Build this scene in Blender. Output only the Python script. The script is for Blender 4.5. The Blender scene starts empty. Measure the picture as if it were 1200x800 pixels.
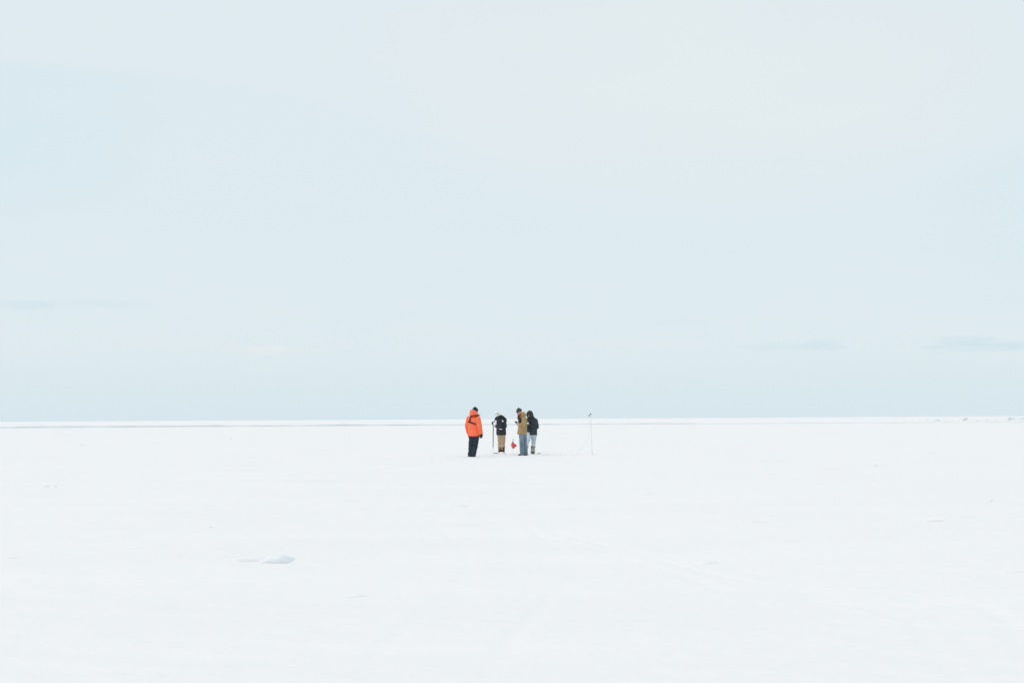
import bpy, bmesh, math, random
import numpy as np
from mathutils import Vector, Matrix, noise
from mathutils.bvhtree import BVHTree

R = math.radians
scene = bpy.context.scene
col = scene.collection
random.seed(7)

# ------------------------------------------------------------------ camera
CAM_H = 1.33
cam_data = bpy.data.cameras.new('camera')
cam_data.sensor_width = 36.0
cam_data.lens = 50.0
cam_data.clip_start = 0.1
cam_data.clip_end = 30000.0
cam = bpy.data.objects.new('camera', cam_data)
col.objects.link(cam)
cam.matrix_world = Matrix.Translation((0, 0, CAM_H)) @ Matrix.Rotation(R(90 + 3.11), 4, 'X') @ Matrix.Rotation(R(-0.31), 4, 'Z')
scene.camera = cam

# ------------------------------------------------------------------ light: thin overcast, hazy sun high on the left
SUN_EL, SUN_AZ = 50.0, -112.0          # azimuth clockwise from +Y
SKY_STRENGTH = 0.1
world = bpy.data.worlds.new('World')
scene.world = world
world.use_nodes = True
wn, wl = world.node_tree.nodes, world.node_tree.links
wn.clear()


def wnode(kind, **kw):
    n = wn.new(kind)
    for k, v in kw.items():
        setattr(n, k, v)
    return n


def wmath(op, a, b=None, c=None):
    n = wn.new('ShaderNodeMath')
    n.operation = op
    for i, v in enumerate((a, b, c)):
        if v is None:
            continue
        if isinstance(v, (int, float)):
            n.inputs[i].default_value = v
        else:
            wl.new(v, n.inputs[i])
    return n.outputs[0]


def wrange(v, a, b, lo=0.0, hi=1.0):
    n = wn.new('ShaderNodeMapRange')
    n.interpolation_type = 'SMOOTHSTEP'
    wl.new(v, n.inputs[0])
    for i, q in enumerate((a, b, lo, hi)):
        n.inputs[i + 1].default_value = q
    return n.outputs[0]


def wmix(fac, a, b):
    n = wn.new('ShaderNodeMix')
    n.data_type = 'RGBA'
    if isinstance(fac, (int, float)):
        n.inputs[0].default_value = fac
    else:
        wl.new(fac, n.inputs[0])
    for i, v in ((6, a), (7, b)):
        if isinstance(v, tuple):
            n.inputs[i].default_value = (*v, 1)
        else:
            wl.new(v, n.inputs[i])
    return n.outputs[2]


def wnoise(vec, scale, detail, rough=0.5):
    mp = wn.new('ShaderNodeMapping')
    wl.new(vec, mp.inputs[0])
    mp.inputs['Scale'].default_value = scale
    n = wn.new('ShaderNodeTexNoise')
    n.inputs['Scale'].default_value = 1.0
    n.inputs['Detail'].default_value = detail
    n.inputs['Roughness'].default_value = rough
    wl.new(mp.outputs[0], n.inputs['Vector'])
    return n.outputs['Fac']


sky = wnode('ShaderNodeTexSky', sky_type='NISHITA')
sky.sun_disc = False
sky.sun_elevation = R(SUN_EL)
sky.sun_rotation = R(SUN_AZ)
sky.air_density, sky.dust_density, sky.ozone_density = 1.0, 2.0, 1.5
tc = wnode('ShaderNodeTexCoord')
sep = wnode('ShaderNodeSeparateXYZ')
wl.new(tc.outputs['Generated'], sep.inputs[0])
az = wmath('MULTIPLY', wmath('ARCTAN2', sep.outputs[0], sep.outputs[1]), 180 / math.pi)
el = wmath('MULTIPLY', wmath('ARCSINE', sep.outputs[2]), 180 / math.pi)
cxyz = wnode('ShaderNodeCombineXYZ')
wl.new(az, cxyz.inputs[0])
wl.new(el, cxyz.inputs[1])
sph = cxyz.outputs[0]                     # the sky laid out in degrees: azimuth, elevation

K = 1.043 / SKY_STRENGTH                    # cloud colours below are radiance; the Background multiplies by the strength


def rad(r, g, b):
    return (r * K, g * K, b * K)


SHEET = rad(0.730, 0.826, 0.868)           # the even cloud sheet
VEIL = rad(0.758, 0.836, 0.876)            # thicker, whiter veil
WARM = rad(0.786, 0.844, 0.854)            # warmer, thinner cloud
LOW = rad(0.692, 0.814, 0.868)             # clearer blue air low over the ice
CLEAR = rad(0.680, 0.812, 0.862)
BLUE = rad(0.632, 0.776, 0.838)            # gaps in the sheet
WHITE = rad(0.795, 0.842, 0.855)

n_big = wnoise(sph, (0.035, 0.10, 1), 3, 0.5)
n_mid = wnoise(sph, (0.10, 0.55, 1), 4, 0.55)
n_fine = wnoise(sph, (0.45, 3.0, 1), 4, 0.55)


def lens(a0, e0, ra, re, wob, nz):
    dx = wmath('MULTIPLY', wmath('SUBTRACT', az, a0), 1 / ra)
    dy = wmath('MULTIPLY', wmath('SUBTRACT', el, e0), 1 / re)
    d = wmath('ADD', wmath('MULTIPLY', dx, dx), wmath('MULTIPLY', dy, dy))
    return wmath('ADD', d, wmath('MULTIPLY_ADD', nz, 2 * wob, -wob))


c = wmix(wrange(n_mid, 0.35, 0.7, 0, 0.25), SHEET, VEIL)
c = wmix(wrange(lens(-24.0, 11.0, 10.0, 4.0, 0.5, n_mid), -0.2, 1.3, 0.75, 0.0), c, CLEAR)
c = wmix(wrange(lens(24.0, 7.5, 9.0, 4.5, 0.5, n_mid), 0.0, 1.2, 0.35, 0.0), c, CLEAR)
# the veil: its lower edge slopes down to the right, ragged by noise
n_w0 = wnoise(sph, (0.4, 1.1, 1), 4, 0.6)
edge = wrange(az, 3.0, -14.0, 10.0, 13.4)
edge = wmath('ADD', edge, wmath('MULTIPLY_ADD', n_mid, 1.0, -0.5))
edge = wmath('ADD', edge, wmath('MULTIPLY_ADD', n_w0, 0.5, -0.25))
over = wmath('SUBTRACT', el, edge)
c = wmix(wmath('MULTIPLY', wrange(over, -0.05, 0.45, 0, 0.9), wrange(az, 6.0, -2.0, 0.3, 1.0)), c, VEIL)
c = wmix(wmath('MULTIPLY', wrange(lens(8.5, 14.0, 13.5, 6.0, 0.6, n_mid), -0.2, 1.35, 0.85, 0.0), wrange(n_big, 0.25, 0.6, 0.6, 1.0)), c, WARM)
sd = Vector((math.sin(R(SUN_AZ)) * math.cos(R(SUN_EL)), math.cos(R(SUN_AZ)) * math.cos(R(SUN_EL)), math.sin(R(SUN_EL))))
# bluer air towards the horizon, in faint level bands
c = wmix(wmath('MULTIPLY', wrange(el, 0.1, 3.2, 1.0, 0.0), wrange(n_fine, 0.25, 0.7, 0.75, 1.0)), c, LOW)
# low streaks all round the horizon
band = wmath('MULTIPLY', wrange(el, 1.2, 2.6), wrange(el, 3.2, 5.5, 1.0, 0.0))
n_st = wnoise(sph, (0.16, 1.9, 1), 4, 0.5)
c = wmix(wmath('MULTIPLY', band, wrange(n_st, 0.56, 0.74, 0, 0.40)), c, WHITE)
# small lens-shaped clouds and gaps: azimuth, elevation, half width, half height, colour, opacity
n_w = wnoise(sph, (0.5, 2.2, 1), 5, 0.6)
n_w2 = wnoise(sph, (1.3, 6.5, 1), 5, 0.65)
for a0, e0, ra, re, colr, op in (
        (-19.3, 4.42, 1.5, 0.22, BLUE, 0.75), (-16.2, 4.55, 2.3, 0.22, BLUE, 0.38), (-10.2, 2.82, 2.1, 0.24, WHITE, 1.0),
        (-13.6, 3.05, 2.4, 0.30, WHITE, 0.45), (11.2, 2.78, 2.2, 0.20, BLUE, 0.6), (12.2, 2.84, 1.0, 0.24, BLUE, 0.5), (18.8, 2.62, 3.0, 0.26, BLUE, 0.9), (17.9, 2.82, 1.3, 0.32, BLUE, 0.75),
        (6.5, 3.8, 1.5, 0.15, BLUE, 0.18), (26.0, 3.1, 3.0, 0.3, BLUE, 0.6), (-31.0, 3.4, 3.5, 0.35, BLUE, 0.5), (40, 3.9, 4.0, 0.4, BLUE, 0.5), (-45, 2.8, 4.0, 0.3, WHITE, 0.6)):
    d = wmath('ADD', lens(a0, e0, ra, re, 1.3, n_w), wmath('MULTIPLY_ADD', n_w2, 1.6, -0.8))
    c = wmix(wrange(d, -0.5, 1.25, op, 0.0), c, colr)
colr = wmix(0.93, sky.outputs[0], c)
bg = wnode('ShaderNodeBackground')
bg.inputs['Strength'].default_value = SKY_STRENGTH
wl.new(colr, bg.inputs['Color'])
wo = wnode('ShaderNodeOutputWorld')
wl.new(bg.outputs[0], wo.inputs['Surface'])

sun_data = bpy.data.lights.new('sun', 'SUN')
sun_data.energy = 0.9
sun_data.angle = R(20)
sun_data.color = (1.0, 0.86, 0.73)
sun = bpy.data.objects.new('sun', sun_data)
col.objects.link(sun)
sun.rotation_euler = (-sd).to_track_quat('-Z', 'Y').to_euler()
sun.location = (8, 20, 30)

vs = scene.view_settings
vs.view_transform = 'Standard'
vs.look = 'None'
vs.exposure = 0.0
vs.gamma = 1.0
vs.use_curve_mapping = False
scene.cycles.use_denoising = True
scene.cycles.max_bounces = 8
scene.cycles.diffuse_bounces = 5


# ------------------------------------------------------------------ materials
def material(name, base, var=None, scale=30.0, rough=0.8, bump=0.0, bump_scale=200.0, spec=0.3, stretch=(1, 1, 1), detail=4.0, sheen=0.0):
    m = bpy.data.materials.new(name)
    m.use_nodes = True
    nt = m.node_tree
    b = nt.nodes['Principled BSDF']
    b.inputs['Roughness'].default_value = rough
    b.inputs['Specular IOR Level'].default_value = spec
    if sheen:
        b.inputs['Sheen Weight'].default_value = sheen
    t = nt.nodes.new('ShaderNodeTexCoord')
    mp = nt.nodes.new('ShaderNodeMapping')
    mp.inputs['Scale'].default_value = stretch
    nt.links.new(t.outputs['Object'], mp.inputs[0])
    nz = nt.nodes.new('ShaderNodeTexNoise')
    nz.inputs['Scale'].default_value = scale
    nz.inputs['Detail'].default_value = detail
    nt.links.new(mp.outputs[0], nz.inputs['Vector'])
    rp = nt.nodes.new('ShaderNodeValToRGB')
    rp.color_ramp.elements[0].position = 0.32
    rp.color_ramp.elements[1].position = 0.68
    rp.color_ramp.elements[0].color = (*base, 1)
    rp.color_ramp.elements[1].color = (*(var or base), 1)
    nt.links.new(nz.outputs['Fac'], rp.inputs[0])
    nt.links.new(rp.outputs[0], b.inputs['Base Color'])
    if bump:
        nb = nt.nodes.new('ShaderNodeTexNoise')
        nb.inputs['Scale'].default_value = bump_scale
        nb.inputs['Detail'].default_value = 3
        nt.links.new(mp.outputs[0], nb.inputs['Vector'])
        bp = nt.nodes.new('ShaderNodeBump')
        bp.inputs['Strength'].default_value = bump
        bp.inputs['Distance'].default_value = 0.004
        nt.links.new(nb.outputs['Fac'], bp.inputs['Height'])
        nt.links.new(bp.outputs[0], b.inputs['Normal'])
    return m


def snow_material():
    m = material('wind packed snow', (0.890, 0.876, 0.882), (0.910, 0.895, 0.900), 0.35, rough=0.75, spec=0.15, stretch=(0.5, 1.6, 1), detail=6)
    nt = m.node_tree
    b = nt.nodes['Principled BSDF']
    t = nt.nodes.new('ShaderNodeTexCoord')
    prev = None
    for sc, st, dist, stretch in ((2.2, 0.6, 0.045, (0.6, 1.7, 1)), (14.0, 0.6, 0.014, (0.7, 1.5, 1)), (120.0, 0.4, 0.002, (1, 1, 1))):
        mp = nt.nodes.new('ShaderNodeMapping')
        mp.inputs['Scale'].default_value = stretch
        nt.links.new(t.outputs['Object'], mp.inputs[0])
        nz = nt.nodes.new('ShaderNodeTexNoise')
        nz.inputs['Scale'].default_value = sc
        nz.inputs['Detail'].default_value = 3
        nt.links.new(mp.outputs[0], nz.inputs['Vector'])
        bp = nt.nodes.new('ShaderNodeBump')
        bp.inputs['Strength'].default_value = st
        bp.inputs['Distance'].default_value = dist
        nt.links.new(nz.outputs['Fac'], bp.inputs['Height'])
        if prev:
            nt.links.new(prev.outputs[0], bp.inputs['Normal'])
        prev = bp
    nt.links.new(prev.outputs[0], b.inputs['Normal'])
    return m


M = {
    'snow': snow_material(),
    'lump': material('crusted snow', (0.825, 0.865, 0.880), (0.875, 0.89, 0.90), 18, rough=0.7, bump=0.5, bump_scale=40, spec=0.2),
    'ledge_face': material('grey ledge face', (0.65, 0.70, 0.715), (0.75, 0.79, 0.80), 0.15, rough=0.6, bump=0.4, bump_scale=3),
    'ice': material('grey ice', (0.56, 0.60, 0.615), (0.82, 0.85, 0.86), 2.0, rough=0.45, bump=0.4, bump_scale=8, spec=0.4),
    'orange': material('orange shell fabric', (0.98, 0.195, 0.085), (0.95, 0.160, 0.066), 9, rough=0.62, bump=0.3, bump_scale=300, spec=0.3, sheen=0.15),
    'orange_dark': material('dark red collar and hem shade', (0.20, 0.030, 0.028), (0.15, 0.024, 0.024), 12, rough=0.8),
    'webbing': material('black webbing', (0.030, 0.020, 0.022), (0.045, 0.03, 0.032), 120, rough=0.75),
    'navy_wool': material('navy ribbed wool', (0.014, 0.022, 0.034), (0.035, 0.047, 0.062), 80, rough=0.95, stretch=(1, 1, 0.15), bump=0.6, bump_scale=150),
    'navy_pants': material('navy snow trousers', (0.012, 0.021, 0.036), (0.026, 0.040, 0.058), 10, rough=0.7, bump=0.3),
    'black_rubber': material('black rubber', (0.018, 0.018, 0.020), (0.035, 0.035, 0.037), 25, rough=0.6),
    'black_glove': material('black glove leather', (0.016, 0.017, 0.019), (0.03, 0.031, 0.034), 40, rough=0.65, bump=0.4, bump_scale=120),
    'black_shell': material('black shell fabric', (0.014, 0.018, 0.024), (0.032, 0.037, 0.045), 9, rough=0.6, bump=0.3, bump_scale=250),
    'white_panel': material('white fabric', (0.78, 0.80, 0.82), (0.84, 0.85, 0.86), 25, rough=0.8, bump=0.3),
    'white_knit': material('white knitted wool', (0.72, 0.76, 0.78), (0.85, 0.87, 0.88), 90, rough=0.95, stretch=(1, 1, 0.2), bump=0.8, bump_scale=160),
    'khaki': material('khaki canvas', (0.40, 0.29, 0.185), (0.49, 0.37, 0.25), 10, rough=0.85, bump=0.4),
    'brown_boot': material('dark brown boot leather', (0.055, 0.034, 0.026), (0.10, 0.066, 0.050), 16, rough=0.65, bump=0.4, bump_scale=90),
    'tan': material('tan canvas', (0.32, 0.225, 0.100), (0.43, 0.31, 0.150), 9, rough=0.85, bump=0.4),
    'olive_wool': material('grey olive wool', (0.045, 0.048, 0.044), (0.085, 0.086, 0.075), 80, rough=0.95, stretch=(1, 1, 0.15), bump=0.7, bump_scale=150),
    'red_scarf': material('dark red scarf', (0.16, 0.022, 0.020), (0.23, 0.04, 0.03), 40, rough=0.95, bump=0.7, bump_scale=100),
    'denim': material('worn blue denim', (0.085, 0.140, 0.185), (0.22, 0.295, 0.355), 7, rough=0.9, stretch=(1, 1, 0.4), bump=0.4),
    'pale_denim': material('pale grey blue denim', (0.43, 0.51, 0.57), (0.58, 0.66, 0.71), 7, rough=0.9, stretch=(1, 1, 0.4), bump=0.4),
    'grey_glove': material('grey knitted glove', (0.42, 0.40, 0.38), (0.53, 0.51, 0.48), 60, rough=0.95, bump=0.6, bump_scale=140),
    'charcoal': material('charcoal shell fabric', (0.017, 0.026, 0.034), (0.036, 0.050, 0.062), 8, rough=0.6, bump=0.3, bump_scale=250),
    'gaiter': material('snow caked camouflage gaiter', (0.05, 0.05, 0.045), (0.66, 0.62, 0.57), 13, rough=0.9, bump=0.6, bump_scale=60, detail=2),
    'skin': material('skin', (0.52, 0.30, 0.22), (0.60, 0.36, 0.27), 18, rough=0.55, bump=0.15, bump_scale=200),
    'lip': material('lips', (0.38, 0.14, 0.12), (0.42, 0.17, 0.14), 30, rough=0.5),
    'eye': material('eye', (0.05, 0.04, 0.035), (0.09, 0.07, 0.05), 30, rough=0.2, spec=0.6),
    'hair': material('dark brown hair', (0.022, 0.015, 0.011), (0.055, 0.036, 0.025), 70, rough=0.6, stretch=(1, 1, 0.15)),
    'metal_grey': material('weathered grey aluminium', (0.52, 0.54, 0.57), (0.62, 0.64, 0.66), 20, rough=0.45),
    'metal_white': material('frosted white aluminium', (0.74, 0.76, 0.78), (0.80, 0.82, 0.83), 20, rough=0.5),
    'pole_red': material('dark red anodised tube', (0.10, 0.035, 0.042), (0.14, 0.055, 0.06), 20, rough=0.5),
    'dark_plastic': material('dark grey plastic', (0.05, 0.055, 0.06), (0.075, 0.08, 0.085), 30, rough=0.5),
    'phone_case': material('pale phone case', (0.74, 0.76, 0.80), (0.80, 0.82, 0.85), 20, rough=0.4),
    'glass_dark': material('dark screen glass', (0.012, 0.013, 0.016), (0.016, 0.018, 0.022), 5, rough=0.12, spec=0.5),
    'red_bag': material('red flag cloth', (0.97, 0.20, 0.225), (0.95, 0.165, 0.19), 8, rough=0.55, bump=0.4, bump_scale=80),
    'pink_bag': material('faded mauve plastic', (0.55, 0.36, 0.45), (0.62, 0.44, 0.52), 12, rough=0.7, bump=0.3),
    'cord': material('pale cord', (0.66, 0.68, 0.70), (0.72, 0.74, 0.75), 50, rough=0.9),
}


# ------------------------------------------------------------------ object helpers
def link(name, mesh, mat=None, parent=None, smooth=True):
    o = bpy.data.objects.new(name, mesh)
    col.objects.link(o)
    if mat is not None:
        mesh.materials.clear()
        mesh.materials.append(M[mat])
    if smooth:
        mesh.polygons.foreach_set('use_smooth', [True] * len(mesh.polygons))
    o.parent = parent
    return o


def tag(o, label=None, cat=None, group=None, kind=None):
    for k, v in (('label', label), ('category', cat), ('group', group), ('kind', kind)):
        if v:
            o[k] = v
    return o


def root(name, loc, label, cat, group=None):
    o = bpy.data.objects.new(name, None)
    o.empty_display_size = 0.2
    col.objects.link(o)
    o.location = loc
    return tag(o, label, cat, group)


def V(*a):
    return Vector(a)


def frame_from(axis):
    """Two unit vectors square to axis."""
    axis = axis.normalized()
    ref = V(0, 0, 1) if abs(axis.z) < 0.9 else V(0, 1, 0)
    u = axis.cross(ref).normalized()
    return u, axis.cross(u).normalized()


def add_rings(bm, rings, cap=True):
    loops = [[bm.verts.new(p) for p in ring] for ring in rings]
    n = len(loops[0])
    for a, b in zip(loops, loops[1:]):
        for i in range(n):
            bm.faces.new((a[i], a[(i + 1) % n], b[(i + 1) % n], b[i]))
    if cap:
        bm.faces.new(list(reversed(loops[0])))
        bm.faces.new(loops[-1])


def add_ellipsoid(bm, c, r, rot=None, seg=20):
    m = Matrix.Translation(c) @ ((rot or Matrix.Identity(3)).to_4x4()) @ Matrix.Diagonal((*r, 1))
    nv = seg // 2 + 2
    rows = [[bm.verts.new(m @ V(math.sin(math.pi * j / nv) * math.cos(2 * math.pi * i / seg), math.sin(math.pi * j / nv) * math.sin(2 * math.pi * i / seg), math.cos(math.pi * j / nv)))
             for i in range(seg)] for j in range(1, nv)]
    top, bot = bm.verts.new(m @ V(0, 0, 1)), bm.verts.new(m @ V(0, 0, -1))
    for a, b in zip(rows, rows[1:]):
        for i in range(seg):
            bm.faces.new((a[i], b[i], b[(i + 1) % seg], a[(i + 1) % seg]))
    for i in range(seg):
        bm.faces.new((top, rows[0][i], rows[0][(i + 1) % seg]))
        bm.faces.new((bot, rows[-1][(i + 1) % seg], rows[-1][i]))


def add_cone(bm, p0, r0, p1, r1, seg=16):
    ax = p1 - p0
    if ax.length < 1e-6:
        return
    u, w = frame_from(ax)
    rings = []
    for p, r in ((p0, r0), (p1, r1)):
        rings.append([p + u * (r * math.cos(2 * math.pi * i / seg)) + w * (r * math.sin(2 * math.pi * i / seg)) for i in range(seg)])
    add_rings(bm, rings)


def add_chain(bm, pts, seg=16):
    """Rounded tapering limb through (point, radius) pairs."""
    pts = [(Vector(p), r) for p, r in pts]
    for (p0, r0), (p1, r1) in zip(pts, pts[1:]):
        add_cone(bm, p0, r0, p1, r1, seg)
    for p, r in pts:
        add_ellipsoid(bm, p, (r, r, r), seg=seg)


def section_point(s, ang, grow=0.0):
    """Point on a torso section (cx, cy, z, rx, ry, yaw): ang 0 = the wearer's front."""
    cx, cy, z, rx, ry, yaw = s
    e = 0.86
    ca, sa = math.cos(ang), math.sin(ang)
    lx = (rx + grow) * math.copysign(abs(sa) ** e, sa)
    ly = (ry + grow) * math.copysign(abs(ca) ** e, ca)
    c_, s_ = math.cos(yaw), math.sin(yaw)
    return V(cx + lx * c_ - ly * s_, cy + lx * s_ + ly * c_, z)


def add_sections(bm, secs, seg=28, grow=0.0):
    rings = [[section_point(s, -2 * math.pi * i / seg, grow) for i in range(seg)] for s in secs]
    add_rings(bm, rings)


def solid(name, build, mat, parent, voxel=0.012, smooth=4, wrinkle=0.0, wfreq=(14, 14, 7), seed=0.0):
    """Fuse overlapping closed shapes into one continuous surface, then add cloth folds."""
    bm = bmesh.new()
    build(bm)
    bmesh.ops.recalc_face_normals(bm, faces=bm.faces)
    me = bpy.data.meshes.new('tmp')
    bm.to_mesh(me)
    bm.free()
    t = bpy.data.objects.new('tmp', me)
    col.objects.link(t)
    md = t.modifiers.new('r', 'REMESH')
    md.mode = 'VOXEL'
    md.voxel_size = voxel
    if smooth:
        ms = t.modifiers.new('s', 'SMOOTH')
        ms.factor = 0.5
        ms.iterations = smooth
    dg = bpy.context.evaluated_depsgraph_get()
    out = bpy.data.meshes.new_from_object(t.evaluated_get(dg))
    bpy.data.objects.remove(t)
    bpy.data.meshes.remove(me)
    if wrinkle:
        off = V(seed * 3.1, seed * 1.7, seed * 2.3)
        nm = [v.normal.copy() for v in out.vertices]
        co = [v.co.copy() for v in out.vertices]
        flat = []
        for p, n_ in zip(co, nm):
            q = V(p.x * wfreq[0], p.y * wfreq[1], p.z * wfreq[2]) + off
            q += V(noise.noise(q * 0.6), noise.noise(q * 0.6 + V(9, 0, 0)), noise.noise(q * 0.6 + V(0, 9, 0))) * 0.9
            w = 1 - abs(noise.noise(q)) * 2.2
            flat.extend(p + n_ * (wrinkle * (w * 0.7 + 0.5 * noise.noise(q * 2.3))))
        out.vertices.foreach_set('co', flat)
        out.update()
    out.name = name
    return link(name, out, mat, parent)


def hand_chains(w, d, n, curl, side, fat=0.010, size=1.0):
    """Palm, four fingers and a thumb as limb chains: wrist w, pointing d, back of the hand towards n."""
    d = d.normalized()
    n = (n - d * n.dot(d)).normalized()
    s = d.cross(n).normalized() * side      # towards the thumb
    chains = []
    k = size
    for q in (-0.030, -0.010, 0.010, 0.030):
        chains.append([(w + d * 0.012 * k + s * q * 0.7 * k, fat * 1.45), (w + d * 0.088 * k + s * q * k, fat * 1.3)])
    for q, ln in ((-0.031, 0.060), (-0.0105, 0.074), (0.0105, 0.080), (0.031, 0.070)):
        p = w + d * 0.090 * k + s * q * k
        chain = [(p, fat)]
        a = 0.0
        for f, seg in ((0.42, curl * 0.55), (0.33, curl * 0.9), (0.25, curl * 0.7)):
            a += seg
            p = p + (d * math.cos(a) - n * math.sin(a)) * (ln * f * k)
            chain.append((p, fat * (0.98 - 0.15 * len(chain) / 3)))
        chains.append(chain)
    p = w + d * 0.026 * k + s * 0.028 * k
    p1 = p + (d * 0.55 + s * 0.75 - n * 0.25).normalized() * 0.036 * k
    p2 = p1 + (d * 0.85 + s * 0.25 - n * (0.3 + 0.4 * curl)).normalized() * 0.032 * k
    p3 = p2 + (d * 0.8 - s * 0.05 - n * (0.4 + 0.5 * curl)).normalized() * 0.024 * k
    chains.append([(p, fat * 1.35), (p1, fat * 1.15), (p2, fat), (p3, fat * 0.85)])
    return chains


def head_matrix(c, yaw, pitch, roll=0.0):
    """Head axes: +y is where the face looks (yaw turns from +Y, anticlockwise), pitch < 0 looks down."""
    return Matrix.Translation(c) @ Matrix.Rotation(yaw, 4, 'Z') @ Matrix.Rotation(pitch, 4, 'X') @ Matrix.Rotation(roll, 4, 'Y')


def add_head(bm, hm, k=1.0):
    r3 = hm.to_3x3()

    def e(c, r):
        add_ellipsoid(bm, hm @ (V(*c) * k), [q * k for q in r], r3)
    e((0, -0.012, 0.022), (0.076, 0.094, 0.090))     # skull
    e((0, 0.022, -0.040), (0.058, 0.066, 0.072))     # face and jaw
    e((0, 0.056, -0.094), (0.028, 0.024, 0.020))     # chin
    e((0.038, 0.055, -0.028), (0.022, 0.022, 0.020)) # cheeks
    e((-0.038, 0.055, -0.028), (0.022, 0.022, 0.020))
    e((0, 0.076, 0.016), (0.050, 0.014, 0.012))      # brow
    add_chain(bm, [(hm @ (V(0, 0.083, 0.002) * k), 0.009 * k), (hm @ (V(0, 0.103, -0.034) * k), 0.014 * k)], 10)
    for s in (-1, 1):
        e((s * 0.076, -0.010, -0.010), (0.008, 0.020, 0.032))


def add_face_parts(parent, hm, k=1.0):
    for s in (-1, 1):
        bm = bmesh.new()
        add_ellipsoid(bm, hm @ (V(s * 0.030, 0.079, -0.002) * k), (0.011 * k, 0.009 * k, 0.008 * k), hm.to_3x3(), 10)
        me = bpy.data.meshes.new('eye')
        bm.to_mesh(me); bm.free()
        link('eye', me, 'eye', parent)
    bm = bmesh.new()
    add_ellipsoid(bm, hm @ (V(0, 0.086, -0.064) * k), (0.024 * k, 0.010 * k, 0.008 * k), hm.to_3x3(), 12)
    me = bpy.data.meshes.new('mouth')
    bm.to_mesh(me); bm.free()
    link('mouth', me, 'lip', parent)


def beanie(parent, hm, mat, k=1.0, pom=0.0):
    r3 = hm.to_3x3()

    def b(bm):
        add_ellipsoid(bm, hm @ (V(0, -0.016, 0.060) * k), [q * k for q in (0.090, 0.106, 0.092)], r3)
        add_ellipsoid(bm, hm @ (V(0, -0.030, 0.118) * k), [q * k for q in (0.050, 0.056, 0.052)], r3)
        if pom:
            add_ellipsoid(bm, hm @ (V(0, -0.036, 0.168) * k), (pom, pom, pom), r3)
    o = solid('beanie', b, mat, parent, 0.009, 3, 0.002, (60, 60, 20))

    def cuff(bm):
        rings = []
        for z, g in ((0.004, 0.000), (0.010, 0.010), (0.052, 0.012), (0.060, 0.002)):
            rings.append([hm @ (V((0.088 + g) * math.cos(t), -0.016 + (0.104 + g) * math.sin(t), z + 0.016) * k) for t in [2 * math.pi * i / 28 for i in range(28)]])
        add_rings(bm, rings)
    solid('cuff', cuff, mat, o, 0.008, 2)
    return o


def project_strip(name, src, pts, dirs, width, thick, mat, parent, side_hint):
    """A band of webbing laid on a garment: every point dropped on to its surface along dirs."""
    me = src.data
    bvh = BVHTree.FromPolygons([v.co for v in me.vertices], [p.vertices[:] for p in me.polygons])
    hits = []
    for p, d in zip(pts, dirs):
        h = bvh.ray_cast(p - d * 0.6, d, 1.5)
        if h[0] is not None:
            hits.append((h[0], h[1]))
    bm = bmesh.new()
    rings = []
    for i, (p, n) in enumerate(hits):
        a = hits[max(0, i - 1)][0]
        b = hits[min(len(hits) - 1, i + 1)][0]
        t = (b - a).normalized()
        s = t.cross(n).normalized()
        w = width * 0.5
        rings.append([p - s * w - n * 0.010, p + s * w - n * 0.010, p + s * w + n * thick, p - s * w + n * thick])
    add_rings(bm, rings)
    bmesh.ops.recalc_face_normals(bm, faces=bm.faces)
    out = bpy.data.meshes.new(name)
    bm.to_mesh(out); bm.free()
    return link(name, out, mat, parent, smooth=False)


def patch(name, src, centre, w, h, tilt, mat, parent, d=V(0, 1, 0), thick=0.004, outline=None):
    """A thin piece sewn on to a garment, following its surface; d points into the cloth."""
    me = src.data
    bvh = BVHTree.FromPolygons([v.co for v in me.vertices], [p.vertices[:] for p in me.polygons])
    u = V(0, 0, 1).cross(-d).normalized()
    up = V(0, 0, 1)
    bm = bmesh.new()
    nx, ny = 9, 5
    grid = {}
    ct, st = math.cos(tilt), math.sin(tilt)
    for i in range(nx):
        for j in range(ny):
            a, b = (i / (nx - 1) - 0.5), (j / (ny - 1) - 0.5)
            hh = h * (outline(a) if outline else 1.0)
            x, z = a * w, b * hh
            p = centre + u * (x * ct - z * st) + up * (x * st + z * ct)
            hit = bvh.ray_cast(p - d * 0.8, d, 2.0)
            if hit[0] is None:
                continue
            grid[i, j] = (bm.verts.new(hit[0] - d * thick), bm.verts.new(hit[0] + d * 0.006))
    for i in range(nx - 1):
        for j in range(ny - 1):
            ks = [(i, j), (i + 1, j), (i + 1, j + 1), (i, j + 1)]
            if all(k in grid for k in ks):
                bm.faces.new([grid[k][0] for k in ks])
                bm.faces.new([grid[k][1] for k in reversed(ks)])
    border = [(i, 0) for i in range(nx)] + [(nx - 1, j) for j in range(1, ny)] + [(i, ny - 1) for i in range(nx - 2, -1, -1)] + [(0, j) for j in range(ny - 2, 0, -1)]
    if all(k in grid for k in border):
        for a, b in zip(border, border[1:] + border[:1]):
            bm.faces.new((grid[b][0], grid[a][0], grid[a][1], grid[b][1]))
    bmesh.ops.recalc_face_normals(bm, faces=bm.faces)
    out = bpy.data.meshes.new(name)
    bm.to_mesh(out); bm.free()
    return link(name, out, mat, parent)


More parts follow.
